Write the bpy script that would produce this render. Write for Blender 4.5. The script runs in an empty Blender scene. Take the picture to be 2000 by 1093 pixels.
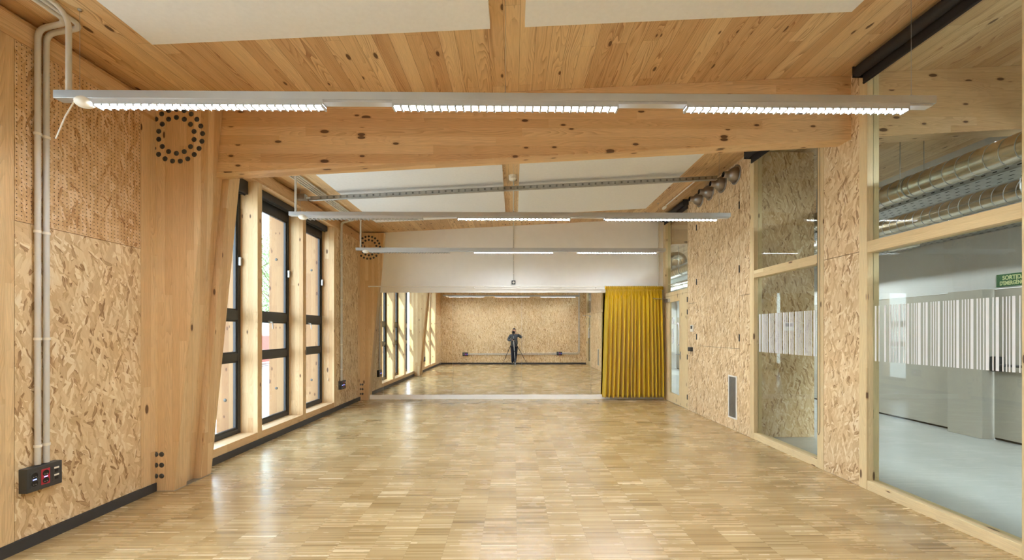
import bpy, math, random
from mathutils import Vector, Matrix
random.seed(7)
S = bpy.context.scene
COL = S.collection
PI = math.pi

# ------------------------------------------------------------------ materials
def srgb(r, g, b):
    f = lambda c: (c/255/12.92) if c/255 <= .04045 else ((c/255+.055)/1.055)**2.4
    return (f(r), f(g), f(b), 1)

class NT:
    def __init__(s, name):
        s.m = bpy.data.materials.new(name); s.m.use_nodes = True
        s.t = s.m.node_tree; s.t.nodes.clear()
        s.out = s.t.nodes.new('ShaderNodeOutputMaterial')
    def n(s, typ, **kw):
        nd = s.t.nodes.new(typ)
        for k, v in kw.items(): setattr(nd, k, v)
        return nd
    def put(s, sock, v):
        if isinstance(v, bpy.types.NodeSocket): s.t.links.new(v, sock)
        elif v is not None: sock.default_value = v
    def math(s, op, a, b=None, c=None, clamp=False):
        nd = s.n('ShaderNodeMath', operation=op, use_clamp=clamp)
        s.put(nd.inputs[0], a)
        if b is not None: s.put(nd.inputs[1], b)
        if c is not None: s.put(nd.inputs[2], c)
        return nd.outputs[0]
    def pos(s):
        g = s.n('ShaderNodeNewGeometry'); sp = s.n('ShaderNodeSeparateXYZ')
        s.put(sp.inputs[0], g.outputs['Position']); return sp.outputs[0], sp.outputs[1], sp.outputs[2]
    def vec(s, x, y, z=0.0):
        c = s.n('ShaderNodeCombineXYZ'); s.put(c.inputs[0], x); s.put(c.inputs[1], y); s.put(c.inputs[2], z)
        return c.outputs[0]
    def noise(s, v, scale=1, detail=2, rough=.5):
        nd = s.n('ShaderNodeTexNoise'); s.put(nd.inputs['Vector'], v)
        nd.inputs['Scale'].default_value = scale; nd.inputs['Detail'].default_value = detail
        nd.inputs['Roughness'].default_value = rough
        return nd.outputs['Fac']
    def white(s, v, dim='2D'):
        nd = s.n('ShaderNodeTexWhiteNoise', noise_dimensions=dim)
        s.put(nd.inputs['W' if dim == '1D' else 'Vector'], v)
        return nd.outputs['Value']
    def voro(s, v, scale=1, rnd=1.0, dim='2D'):
        nd = s.n('ShaderNodeTexVoronoi', voronoi_dimensions=dim)
        s.put(nd.inputs['Vector'], v); nd.inputs['Scale'].default_value = scale
        nd.inputs['Randomness'].default_value = rnd
        return nd
    def ramp(s, f, stops, interp='LINEAR'):
        nd = s.n('ShaderNodeValToRGB'); nd.color_ramp.interpolation = interp
        e = nd.color_ramp.elements
        e[0].position, e[0].color = stops[0]; e[1].position, e[1].color = stops[-1]
        for p, c in stops[1:-1]:
            x = e.new(p); x.color = c
        s.put(nd.inputs[0], f); return nd.outputs[0]
    def mix(s, f, a, b, mode='MIX'):
        nd = s.n('ShaderNodeMix', data_type='RGBA', blend_type=mode)
        s.put(nd.inputs[0], f); s.put(nd.inputs[6], a); s.put(nd.inputs[7], b)
        return nd.outputs[2]
    def rng(s, v, a, b, c=0.0, d=1.0):
        nd = s.n('ShaderNodeMapRange'); s.put(nd.inputs[0], v)
        for i, x in enumerate((a, b, c, d)): nd.inputs[i+1].default_value = x
        return nd.outputs[0]
    def bsdf(s, col, rough=.5, metal=0.0, spec=.5, bump=None, bstr=.2, bdist=.002, **kw):
        p = s.n('ShaderNodeBsdfPrincipled')
        s.put(p.inputs['Base Color'], col); s.put(p.inputs['Roughness'], rough)
        p.inputs['Metallic'].default_value = metal; p.inputs['Specular IOR Level'].default_value = spec
        for k, v in kw.items(): s.put(p.inputs[k.replace('_', ' ')], v)
        if bump is not None:
            b = s.n('ShaderNodeBump'); b.inputs['Strength'].default_value = bstr
            b.inputs['Distance'].default_value = bdist
            s.put(b.inputs['Height'], bump); s.put(p.inputs['Normal'], b.outputs[0])
        s.t.links.new(p.outputs[0], s.out.inputs[0]); return s.m

def plain(name, c, rough=.5, metal=0.0, spec=.5, var=.06, scale=6, **kw):
    t = NT(name); x, y, z = t.pos()
    n = t.noise(t.vec(x, y, z), scale, 3)
    k = t.rng(n, .3, .7, 1-var, 1+var)
    cc = t.mix(1.0, c, t.vec(k, k, k), 'MULTIPLY')
    return t.bsdf(cc, rough, metal, spec, **kw)

def wood(name, axis, tones, bw=.12, blen=2.6, rings=34, ringstr=.45, knots=.35, ks=(3.2, 5.0), rough=.5, dark=None, seam=.35, tw=.5, knotr=.09, bump=.15):
    tones = [soft(q, .12, 1.1) for q in tones]
    t = NT(name); P = t.pos()
    u = P[axis]; a, b = [P[i] for i in range(3) if i != axis]
    v = t.math('ADD', a, t.math('MULTIPLY', b, .93))
    vi = t.math('DIVIDE', v, bw); i = t.math('FLOOR', vi); fr = t.math('FRACT', vi)
    r = t.white(i, '1D')
    uj = t.math('ADD', t.math('DIVIDE', u, blen), t.math('MULTIPLY', r, 7.3)); j = t.math('FLOOR', uj)
    r2 = t.white(t.vec(i, j), '2D')
    base = t.ramp(r2, [(0, tones[0]), (.5, tones[1]), (1, tones[2])])
    # knots
    kv = t.voro(t.vec(t.math('MULTIPLY', u, ks[0]), t.math('ADD', t.math('MULTIPLY', v, ks[1]), t.math('MULTIPLY', r, 11))), 1, 1)
    kc = t.n('ShaderNodeSeparateColor'); t.put(kc.inputs[0], kv.outputs['Color'])
    has = t.math('LESS_THAN', kc.outputs[0], knots)
    kd = kv.outputs['Distance']
    size = t.rng(kc.outputs[1], 0, 1, knotr*.45, knotr)
    infl = t.math('MULTIPLY', has, t.math('POWER', 2.718, t.math('MULTIPLY', kd, -9.0)))
    # rings
    big = t.noise(t.vec(t.math('MULTIPLY', u, .9), t.math('MULTIPLY', v, 7), t.math('MULTIPLY', r2, 31)), 1, 1.5)
    ph = t.math('ADD', t.math('MULTIPLY', big, tw*rings), t.math('ADD', t.math('MULTIPLY', v, rings*1.3), t.math('MULTIPLY', infl, 5.0)))
    sn = t.math('FRACT', ph)
    ring = t.math('POWER', sn, 2.2)
    ringmask = t.rng(t.noise(t.vec(t.math('MULTIPLY', u, .5), t.math('MULTIPLY', v, 13), r), 1, 1), .38, .68, .15, 1.0)
    ring = t.math('MULTIPLY', ring, t.math('MULTIPLY', ringmask, ringstr))
    fine = t.noise(t.vec(t.math('MULTIPLY', u, 7), t.math('MULTIPLY', v, 190), r2), 1, 2, .6)
    dk = dark or srgb(140, 84, 44)
    c = t.mix(ring, base, dk)
    fk = t.rng(fine, .3, .7, .9, 1.07)
    c = t.mix(1.0, c, t.vec(fk, fk, fk), 'MULTIPLY')
    kmask = t.math('MULTIPLY', has, t.math('LESS_THAN', kd, size))
    halo = t.math('MULTIPLY', has, t.rng(t.math('SUBTRACT', kd, size), 0, .05, .45, 0))
    c = t.mix(halo, c, dk)
    c = t.mix(t.math('MULTIPLY', kmask, .82), c, srgb(74, 44, 26))
    e = t.math('LESS_THAN', t.math('MINIMUM', fr, t.math('SUBTRACT', 1.0, fr)), .0018/bw)
    ej = t.math('FRACT', uj); e2 = t.math('LESS_THAN', t.math('MINIMUM', ej, t.math('SUBTRACT', 1.0, ej)), .0008/blen)
    c = t.mix(t.math('MULTIPLY', t.math('MAXIMUM', e, e2), seam), c, srgb(95, 58, 32))
    return t.bsdf(c, rough, 0, .35, bump=fine, bstr=bump, bdist=.001)

def osb(name, sat=0, light=1.0, perf=False, rough=.6):
    t = NT(name); x, y, z = t.pos()
    a = t.math('ADD', x, y); b = z
    w1 = t.math('MULTIPLY', t.math('SUBTRACT', t.noise(t.vec(a, b), 16, 1), .5), .035)
    w2 = t.math('MULTIPLY', t.math('SUBTRACT', t.noise(t.vec(b, a, 4), 16, 1), .5), .035)
    a2, b2 = t.math('ADD', a, w1), t.math('ADD', b, w2)
    L = lambda r, g, bb: tuple(min(1, c*light) for c in srgb(r, g, bb)[:3])+(1,)
    stops = [(0, L(150, 116, 80)), (.03, L(184, 150, 110)), (.12, L(206, 175, 132)), (.4, L(218, 190, 148)), (.75, L(230, 206, 166)), (1, L(242, 225, 194))]
    col = None; cv = None; hgt = None
    for k, (ang, sl, sw, thr) in enumerate([(88, 5, 24, 0), (14, 6.5, 30, .45), (122, 6, 28, .45), (60, 6, 30, .5), (98, 5, 26, .5), (148, 8, 42, .62), (74, 7, 44, .6), (108, 9, 56, .68)]):
        ca, sa = math.cos(math.radians(ang)), math.sin(math.radians(ang))
        u = t.math('ADD', t.math('MULTIPLY', a2, ca*sl), t.math('MULTIPLY', b2, sa*sl))
        v = t.math('ADD', t.math('MULTIPLY', a2, -sa*sw), t.math('MULTIPLY', b2, ca*sw))
        vec = t.vec(t.math('ADD', u, 3.7*k), t.math('ADD', v, 9.1*k))
        vo = t.voro(vec, 1, 1); sc = t.n('ShaderNodeSeparateColor'); t.put(sc.inputs[0], vo.outputs['Color'])
        shade = t.math('SUBTRACT', sc.outputs[0], t.math('MULTIPLY', t.math('POWER', vo.outputs['Distance'], 3.0), .28), clamp=True)
        if col is None: val, cv = shade, vec
        else:
            m = t.math('MULTIPLY', t.math('GREATER_THAN', sc.outputs[1], thr), t.math('LESS_THAN', vo.outputs['Distance'], .62))
            nd = t.n('ShaderNodeMix', data_type='FLOAT'); t.put(nd.inputs[0], m); t.put(nd.inputs[2], val); t.put(nd.inputs[3], shade)
            val = nd.outputs[0]
            nv = t.n('ShaderNodeMix', data_type='VECTOR'); t.put(nv.inputs[0], m); t.put(nv.inputs[4], cv); t.put(nv.inputs[5], vec)
            cv = nv.outputs[1]
        col = 1
    sp = t.n('ShaderNodeSeparateXYZ'); t.put(sp.inputs[0], cv)
    fib = t.noise(t.vec(t.math('MULTIPLY', sp.outputs[0], .8), t.math('MULTIPLY', sp.outputs[1], 7)), 1, 2)
    val = t.math('ADD', val, t.rng(fib, .3, .7, -.10, .10), clamp=True)
    c = t.ramp(val, stops)
    big = t.rng(t.noise(t.vec(a, b), 1.3, 2), .3, .7, .93, 1.06)
    c = t.mix(1.0, c, t.vec(big, big, big), 'MULTIPLY')
    if sat: c = t.mix(sat, c, srgb(196, 136, 74))
    if perf:
        g = .0295
        fx = t.math('SUBTRACT', t.math('FRACT', t.math('DIVIDE', a, g)), .5)
        fy = t.math('SUBTRACT', t.math('FRACT', t.math('DIVIDE', b, g)), .5)
        d = t.math('SQRT', t.math('ADD', t.math('MULTIPLY', fx, fx), t.math('MULTIPLY', fy, fy)))
        inx = t.math('MULTIPLY', t.math('GREATER_THAN', b, 2.345), t.math('LESS_THAN', d, .15))
        c = t.mix(t.math('MULTIPLY', inx, .82), c, srgb(52, 33, 20))
    return t.bsdf(c, rough, 0, .3, bump=val, bstr=.35, bdist=.0015)

def parquet():
    t = NT('oak strip parquet'); x, y, z = t.pos()
    W = .261; H = .0118
    xi = t.math('DIVIDE', t.math('SUBTRACT', x, .025), W); i = t.math('FLOOR', xi); fx = t.math('FRACT', xi)
    ri = t.white(i, '1D')
    yy = t.math('ADD', y, t.math('MULTIPLY', ri, .31))
    yj = t.math('DIVIDE', yy, H); j = t.math('FLOOR', yj); fy = t.math('FRACT', yj)
    r = t.white(t.vec(i, j), '2D')
    k3 = t.white(t.vec(t.math('ADD', i, 40), t.math('FLOOR', t.math('DIVIDE', yy, H*2.0))), '2D')
    k8 = t.white(t.vec(t.math('ADD', i, 90), t.math('FLOOR', t.math('DIVIDE', yy, H*14))), '2D')
    tone = t.math('ADD', t.math('MULTIPLY', r, .5), t.math('ADD', t.math('MULTIPLY', k3, .22), t.math('MULTIPLY', k8, .28)))
    c = t.ramp(tone, [(0.05, srgb(124, 98, 60)), (.3, srgb(162, 135, 90)), (.55, srgb(180, 154, 108)), (.8, srgb(196, 172, 127)), (1, srgb(212, 191, 148))])
    bright = t.math('GREATER_THAN', t.math('ADD', t.math('MULTIPLY', r, .45), t.math('MULTIPLY', k3, .55)), .905)
    c = t.mix(t.math('MULTIPLY', bright, .75), c, srgb(240, 222, 186))
    g = t.noise(t.vec(t.math('MULTIPLY', x, 9), t.math('MULTIPLY', y, 420), r), 1, 2)
    k = t.rng(g, .3, .7, .9, 1.08); c = t.mix(1.0, c, t.vec(k, k, k), 'MULTIPLY')
    ex = t.math('LESS_THAN', fx, .006); ey = t.math('LESS_THAN', fy, .07)
    c = t.mix(t.math('MULTIPLY', ex, .45), c, srgb(90, 60, 34))
    c = t.mix(t.math('MULTIPLY', ey, .25), c, srgb(100, 68, 38))
    ro = t.rng(t.noise(t.vec(x, y, z), 2.2, 3), .3, .7, .18, .26)
    ro = t.math('ADD', ro, t.math('MULTIPLY', r, .06))
    return t.bsdf(c, ro, 0, .8, bump=tone, bstr=.08, bdist=.0006)

def glass(name, tint=(.93, .965, .94, 1), gl=.9):
    t = NT(name)
    tr = t.n('ShaderNodeBsdfTransparent'); tr.inputs[0].default_value = tint
    g = t.n('ShaderNodeBsdfGlossy'); g.inputs['Roughness'].default_value = 0.0
    ge = t.n('ShaderNodeNewGeometry'); dp = t.n('ShaderNodeVectorMath', operation='DOT_PRODUCT')
    t.put(dp.inputs[0], ge.outputs['Incoming']); t.put(dp.inputs[1], ge.outputs['Normal'])
    om = t.math('SUBTRACT', 1.0, t.math('ABSOLUTE', dp.outputs['Value']))
    fr = t.math('ADD', .04, t.math('MULTIPLY', .96, t.math('POWER', om, 5.0)))
    m = t.n('ShaderNodeMixShader'); t.put(m.inputs[0], t.math('MULTIPLY', fr, gl))
    t.t.links.new(tr.outputs[0], m.inputs[1]); t.t.links.new(g.outputs[0], m.inputs[2])
    t.t.links.new(m.outputs[0], t.out.inputs[0]); return t.m

def emit(name, c, st):
    t = NT(name); e = t.n('ShaderNodeEmission'); e.inputs[0].default_value = c; e.inputs[1].default_value = st
    t.t.links.new(e.outputs[0], t.out.inputs[0]); return t.m

def soft(c, k=.18, g=1.0):
    l = .3*c[0]+.59*c[1]+.11*c[2]
    q = [(x+(l-x)*k)*g for x in c[:3]]
    return (min(1, q[0]*.99), min(1, q[1]*1.05), min(1, q[2]*1.0), 1)
PINE = [srgb(188, 138, 88), srgb(206, 160, 108), srgb(220, 180, 130)]
PALE = [srgb(208, 176, 128), srgb(218, 188, 142), srgb(226, 200, 156)]
M = {}
M['ceil'] = wood('larch ceiling boards', 1, [srgb(206, 160, 112), srgb(218, 176, 127), srgb(228, 191, 144)], bw=.14, blen=3.4, rings=34, ringstr=.75, knots=.3, ks=(2.6, 6.0), knotr=.1, seam=.6)
M['beam'] = wood('glulam across', 0, [srgb(208, 160, 112), srgb(219, 175, 126), srgb(228, 188, 142)], bw=.085, blen=2.2, rings=40, ringstr=.42, knots=.45, ks=(2.4, 6.5), knotr=.11, seam=.12)
M['post'] = wood('glulam upright', 2, [srgb(207, 162, 114), srgb(216, 176, 128), srgb(225, 190, 145)], bw=.07, blen=1.9, rings=40, ringstr=.3, knots=.17, ks=(2.6, 7), knotr=.11, seam=.12)
M['run'] = wood('timber along the room', 1, [srgb(202, 154, 106), srgb(214, 170, 122), srgb(222, 184, 138)], bw=.11, blen=2.4, rings=36, ringstr=.3, knots=.25, ks=(2.6, 6), seam=.15)
M['palez'] = wood('pale spruce upright', 2, PALE, bw=.3, blen=6, rings=44, ringstr=.2, knots=.3, ks=(2.2, 9), dark=srgb(170, 122, 74), seam=0, knotr=.1)
M['paley'] = wood('pale spruce level', 1, PALE, bw=.3, blen=6, rings=44, ringstr=.2, knots=.35, ks=(2.4, 9), dark=srgb(170, 122, 74), seam=0, knotr=.1)
M['fin'] = wood('outdoor larch upright', 2, [srgb(140, 94, 52), srgb(152, 108, 64), srgb(164, 122, 76)], bw=.09, blen=2.2, rings=30, ringstr=.3, knots=.4, ks=(3.2, 7), knotr=.11, seam=.15)
M['osb'] = osb('oriented strand board')
M['osbperf'] = osb('perforated strand board', sat=.28, perf=True)
M['floor'] = parquet()
M['white'] = plain('white paint', srgb(240, 240, 238), .75, var=.015)
M['acoustic'] = plain('white acoustic felt', srgb(240, 242, 243), .95, spec=.1, var=.02, scale=30)
M['trimwhite'] = plain('white lacquer', srgb(240, 238, 232), .45, var=.01)
M['black'] = plain('anthracite metal', srgb(46, 48, 51), .4, .0, .5, var=.05)
M['blind'] = plain('dark brown blind fabric', srgb(38, 33, 30), .7, var=.08)
M['skirt'] = plain('anthracite skirting', srgb(58, 58, 60), .45, var=.05)
M['alu'] = plain('satin aluminium', srgb(196, 200, 203), .35, .55, .5, var=.03)
M['pvc'] = plain('grey conduit plastic', srgb(212, 210, 204), .4, var=.03)
M['galv'] = plain('galvanised steel', srgb(176, 178, 178), .32, .9, .5, var=.12, scale=14)
M['duct'] = plain('spiral duct steel', srgb(190, 180, 162), .24, .95, .5, var=.08, scale=9)
M['steel'] = plain('dark zinc bolt', srgb(82, 84, 82), .42, .7, .5, var=.15, scale=60)
M['nozzle'] = plain('grey brushed nozzle', srgb(150, 144, 138), .3, .85, .5, var=.08)
M['dark'] = plain('deep shadow gap', srgb(34, 28, 24), .9, spec=.1)
M['socket'] = plain('graphite plastic', srgb(60, 61, 63), .35, var=.03)
M['red'] = plain('red socket plastic', srgb(176, 36, 58), .35, var=.03)
M['holes'] = plain('black socket well', srgb(14, 14, 16), .5, var=.03)
M['bluelight'] = emit('blue indicator', (.12, .2, 1, 1), 6)
M['concrete'] = plain('polished grey floor', srgb(172, 175, 174), .18, spec=.5, var=.06, scale=1.2)
M['greige'] = plain('greige laminate', srgb(168, 164, 154), .35, var=.02)
M['greywall'] = plain('grey plaster', srgb(196, 196, 194), .8, var=.02)
M['mirror'] = NT('mirror silver').bsdf((.86, .88, .86, 1), 0.0, 1.0)
M['glass'] = glass('partition glass')
M['winglass'] = glass('window glass', (.9, .95, .97, 1), .8)
M['green'] = plain('green sign', srgb(22, 92, 52), .4, var=.02)
M['signtext'] = plain('luminous sign lettering', srgb(206, 214, 158), .5, var=.02)
M['sticker'] = plain('white vinyl', srgb(232, 234, 236), .6, var=.01)
M['led'] = emit('led light', (.88, .94, 1.0, 1), 54)
M['corrfill'] = emit('corridor fill light', (.88, .95, 1.0, 1), 76)  # glow of the added corridor fill lamps
M['ledoff'] = plain('unlit led lens', srgb(176, 178, 180), .3, var=.02)
M['louvre'] = plain('white louvre', srgb(190, 192, 194), .3, var=.01)
M['cream'] = plain('cream plastic', srgb(238, 234, 222), .4, var=.01)
M['asphalt'] = plain('pale paving', srgb(196, 192, 184), .9, var=.1, scale=2)
M['bark'] = plain('tree bark', srgb(96, 80, 64), .9, var=.25, scale=8)
M['leaf'] = plain('green leaves', srgb(96, 138, 66), .6, var=.35, scale=3)
M['jacket'] = plain('dark grey jacket cloth', srgb(74, 81, 90), .85, var=.1, scale=20)
M['jeans'] = plain('navy jeans', srgb(34, 38, 54), .9, var=.1, scale=20)
M['skin'] = plain('skin', srgb(206, 158, 134), .55, var=.04)
M['hair'] = plain('dark hair', srgb(30, 24, 22), .7, var=.1)
M['shoe'] = plain('dark shoes', srgb(40, 42, 48), .6)
M['cam'] = plain('black camera body', srgb(18, 18, 20), .4)
M['lens'] = plain('lens glass', srgb(10, 10, 16), .05, spec=1)
M['render'] = plain('pale facade render', srgb(222, 212, 196), .9, var=.05)
M['redpaint'] = plain('red paint', srgb(190, 60, 40), .5)

def curtain_mat():
    t = NT('mustard curtain cloth'); x, y, z = t.pos()
    n = t.noise(t.vec(t.math('MULTIPLY', x, 240), t.math('MULTIPLY', z, 160)), 1, 2)
    k = t.rng(n, .3, .7, .94, 1.05)
    c = t.mix(1.0, srgb(206, 170, 14), t.vec(k, k, k), 'MULTIPLY')
    return t.bsdf(c, .85, 0, .2, bump=n, bstr=.15, bdist=.001, Sheen_Weight=.3)
M['curtain'] = curtain_mat()

# ------------------------------------------------------------------ mesh building
class MB:
    def __init__(s): s.v = []; s.f = []; s.sm = []; s.mi = []; s.cur = 0
    def add(s, vs, fs, smooth=False):
        o = len(s.v); s.v += [tuple(p) for p in vs]
        for f in fs: s.f.append([o+i for i in f]); s.sm.append(smooth); s.mi.append(s.cur)
        return s
    def box(s, x0, x1, y0, y1, z0, z1):
        v = [(x, y, z) for x in (x0, x1) for y in (y0, y1) for z in (z0, z1)]
        return s.add(v, [(0, 1, 3, 2), (4, 6, 7, 5), (0, 4, 5, 1), (2, 3, 7, 6), (0, 2, 6, 4), (1, 5, 7, 3)])
    def hexa(s, b, t):   # 4 bottom pts, 4 top pts (same order)
        return s.add(list(b)+list(t), [(3, 2, 1, 0), (4, 5, 6, 7), (0, 1, 5, 4), (1, 2, 6, 5), (2, 3, 7, 6), (3, 0, 4, 7)])
    def sbox(s, x0, x1, y0, y1, zb, zt):  # bottom and top heights are functions of x
        return s.hexa([(x0, y0, zb(x0)), (x1, y0, zb(x1)), (x1, y1, zb(x1)), (x0, y1, zb(x0))],
                      [(x0, y0, zt(x0)), (x1, y0, zt(x1)), (x1, y1, zt(x1)), (x0, y1, zt(x0))])
    def prism(s, poly, axis, a, b):   # poly in the two other axes, extruded along axis
        def P(p, c):
            q = list(p); q.insert(axis, c); return tuple(q)
        n = len(poly)
        vs = [P(p, a) for p in poly]+[P(p, b) for p in poly]
        return s.add(vs, [tuple(range(n))[::-1], tuple(range(n, 2*n))]+[(i, (i+1) % n, n+(i+1) % n, n+i) for i in range(n)])
    def tube(s, pts, r, n=10, caps=True, bend=0):
        pts = [Vector(p) for p in pts]
        if bend:
            q = [pts[0]]
            for i in range(1, len(pts)-1):
                a, b, c = pts[i-1], pts[i], pts[i+1]
                d1 = (a-b).normalized()*min(bend, (a-b).length*.49); d2 = (c-b).normalized()*min(bend, (c-b).length*.49)
                for k in range(7):
                    tt = k/6; q.append((b+d1)*(1-tt)**2+b*2*tt*(1-tt)+(b+d2)*tt*tt)
            q.append(pts[-1]); pts = q
        rs = r if isinstance(r, (list, tuple)) else [r]*len(pts)
        rings = []; ref = None
        for i, p in enumerate(pts):
            d = (pts[min(i+1, len(pts)-1)]-pts[max(i-1, 0)]).normalized()
            if ref is None: ref = d.orthogonal().normalized()
            ref = (ref-d*ref.dot(d)).normalized(); w = d.cross(ref)
            rings.append([p+(ref*math.cos(2*PI*k/n)+w*math.sin(2*PI*k/n))*rs[i] for k in range(n)])
        vs = [v for g in rings for v in g]; fs = []
        for i in range(len(rings)-1):
            for k in range(n):
                fs.append((i*n+k, i*n+(k+1) % n, (i+1)*n+(k+1) % n, (i+1)*n+k))
        s.add(vs, fs, True)
        if caps:
            s.add(rings[0], [tuple(range(n))[::-1]]); s.add(rings[-1], [tuple(range(n))])
        return s
    def lathe(s, c, d, prof, n=24):   # prof: (radius, height along d)
        d = Vector(d).normalized(); a = d.orthogonal().normalized(); b = d.cross(a); c = Vector(c)
        vs = [c+d*h+(a*math.cos(2*PI*k/n)+b*math.sin(2*PI*k/n))*r for r, h in prof for k in range(n)]
        fs = [(i*n+k, i*n+(k+1) % n, (i+1)*n+(k+1) % n, (i+1)*n+k) for i in range(len(prof)-1) for k in range(n)]
        return s.add(vs, fs, True)
    def ball(s, c, rx, ry, rz, n=16, m=10):
        vs = []; fs = []
        for i in range(m+1):
            th = PI*i/m
            for k in range(n):
                ph = 2*PI*k/n; vs.append((c[0]+rx*math.sin(th)*math.cos(ph), c[1]+ry*math.sin(th)*math.sin(ph), c[2]+rz*math.cos(th)))
        for i in range(m):
            for k in range(n): fs.append((i*n+k, (i+1)*n+k, (i+1)*n+(k+1) % n, i*n+(k+1) % n))
        return s.add(vs, fs, True)
    def build(s, name, mat, parent=None, bevel=0, origin=None, **props):
        mats = mat if isinstance(mat, (list, tuple)) else [mat]
        if parent is not None: o = WL(parent)
        elif origin is not None: o = Vector(origin)
        elif props.get('kind') == 'structure': o = Vector((0, 0, 0))
        else:
            xs = [p[0] for p in s.v]; ys = [p[1] for p in s.v]; zs = [p[2] for p in s.v]
            o = Vector(((min(xs)+max(xs))/2, (min(ys)+max(ys))/2, min(zs)))
        me = bpy.data.meshes.new(name)
        me.from_pydata([(p[0]-o.x, p[1]-o.y, p[2]-o.z) for p in s.v], [], s.f)
        for m_ in mats: me.materials.append(M[m_])
        for p, f, mi in zip(me.polygons, s.sm, s.mi): p.use_smooth = f; p.material_index = mi
        me.validate(); me.update()
        ob = bpy.data.objects.new(name, me); COL.objects.link(ob)
        if parent is not None: ob.parent = parent
        else: ob.location = o
        if bevel:
            b = ob.modifiers.new('b', 'BEVEL'); b.width = bevel; b.segments = 2; b.limit_method = 'ANGLE'
        for k, v in props.items(): ob[{'cat': 'category'}.get(k, k)] = v
        return ob

def WL(o):
    v = Vector(o.location)
    while o.parent is not None: o = o.parent; v = v+Vector(o.location)
    return v

def thing(name, loc, label, cat, group=None):
    o = bpy.data.objects.new(name, None); COL.objects.link(o); o.location = loc; o.empty_display_size = .1
    if cat: o['label'] = label; o['category'] = cat
    if group: o['group'] = group
    return o
def struct(name, loc=(0, 0, 0)):
    o = bpy.data.objects.new(name, None); COL.objects.link(o); o.location = loc; o['kind'] = 'structure'; return o
def one(mb, name, mat, label, cat, group=None, bevel=0):
    kw = dict(label=label, cat=cat)
    if group: kw['group'] = group
    return mb.build(name, mat, bevel=bevel, **kw)
def copy_tree(o, parent=None, shift=None):
    c = o.copy(); COL.objects.link(c); c.parent = parent
    if shift is not None: c.location = Vector(o.location)+Vector(shift)
    for ch in list(o.children): copy_tree(ch, c)
    return c

# ------------------------------------------------------------------ dimensions
XL, XR = -3.49, 3.48
YB, YF = -.75, 9.47
ceilz = lambda x: 4.005+.055*x
beamz = lambda x: 3.335+.058*x

# ------------------------------------------------------------------ shell
MB().box(-3.80, XR, YB-.3, YF+.3, -.12, 0).build('floor', 'floor', kind='structure')
MB().box(XR+.001, 7.2, YB-.3, 17.6, -.12, -.001).build('floor_corridor', 'concrete', kind='structure')
MB().sbox(-4.25, 7.3, YB-.4, 17.7, ceilz, lambda x: ceilz(x)+.22).build('ceiling', 'ceil', kind='structure')
MB().sbox(-3.60, XR+.12, YF, YF+.14, lambda x: -.1, ceilz).build('wall_far', 'white', kind='structure')
wb = MB().sbox(-3.72, XR+.12, YB-.14, YB, lambda x: -.1, ceilz).build('wall_back', 'osb', kind='structure')
MB().box(XL, XR, YB, YB+.016, 0, .083).build('baseboard_back', 'skirt', kind='structure')

# left wall: boards, timber posts, windows ------------------------------------------------
wl = struct('wall_left')
def board(y0, y1, z0, z1, mat='osb'):
    g = .0022
    MB().box(XL-.02, XL, y0+g, y1-g, z0+g, z1-g).build('strand_board', mat, wl)
MB().box(XL-.14, XL-.021, YB, .43, -.1, 3.60).box(XL-.14, XL-.021, 2.90, 4.4, -.1, 3.60).box(XL-.14, XL-.021, 8.11, YF, -.1, 3.60).build('backing_panel', 'dark', wl)
board(YB, .43, .083, 2.33); board(YB, .43, 2.33, 3.6, 'osbperf')
board(2.902, 3.874, .083, 2.33); board(2.902, 3.874, 2.33, 3.60, 'osbperf')
board(8.11, 9.22, .083, 3.6)
for y0, y1 in ((3.874, 4.03), (9.22, 9.345)):
    MB().box(XL-.15, XL+.002, y0, y1, .083 if y0 < 5 else .0, 3.6).build('corner_strip', 'post', wl)
MB().box(-3.66, XL+.003, YB, YF, 3.60, 3.765).build('header_timber', 'run', wl)
MB().box(-3.72, -3.54, YB, YF, 3.765, 3.83).build('shadow_gap', 'run', wl)
for y0, y1 in ((YB, 4.03), (4.52, 9.34)):
    MB().box(XL-.02, XL+.014, y0, y1, 0, .083).build('baseboard_left', 'skirt', kind='structure')

def leftwindow(n, y0, y1, labels):
    w = struct('window_%d' % n, (-3.72, (y0+y1)/2, .18))
    X = -3.72
    f = MB(); t = .055
    f.box(X-.06, X, y0, y0+t, .18, 3.6).box(X-.06, X, y1-t, y1, .18, 3.6)
    f.box(X-.06, X, y0+t, y1-t, .18, .245).box(X-.06, X, y0+t, y1-t, 3.36, 3.6)
    f.box(X-.06, X, y0+t, y1-t, 1.16, 1.262).box(X-.06, X, y0+t, y1-t, 1.71, 1.84)
    f.build('window_frame', 'black', w, bevel=.004)
    s2 = MB()
    for a, b in ((.245, 1.16), (1.262, 1.71), (1.84, 3.36)):
        s2.box(X-.045, X-.012, y0+t, y0+t+.03, a, b).box(X-.045, X-.012, y1-t-.03, y1-t, a, b)
        s2.box(X-.045, X-.012, y0+t+.03, y1-t-.03, a, a+.022).box(X-.045, X-.012, y0+t+.03, y1-t-.03, b-.022, b)
    s2.build('inner_sash', 'black', w)
    MB().box(X-.034, X-.026, y0+t, y1-t, .24, 3.37).build('pane', 'winglass', w)
    MB().box(X-.02, XL, y0-.001, y1+.001, .083, .18).build('window_sill', 'run', w)
    MB().box(X-.3, X-.06, y0, y1, .05, .12).build('outer_sill', 'black', w)
    # tilt handle on the middle rail and latch on the side
    yc = (y0+y1)/2
    h = MB().box(X, X+.018, yc-.035, yc+.035, 1.695, 1.72).tube([(X+.01, yc, 1.705), (X+.05, yc, 1.705), (X+.055, yc+.002, 1.60)], .009, 8, bend=.02)
    h.build('window_handle', 'galv', w)
    MB().box(X-.005, X+.03, y1-.05, y1-.02, 2.45, 2.56).build('latch', 'galv', w)
    return w
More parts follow.
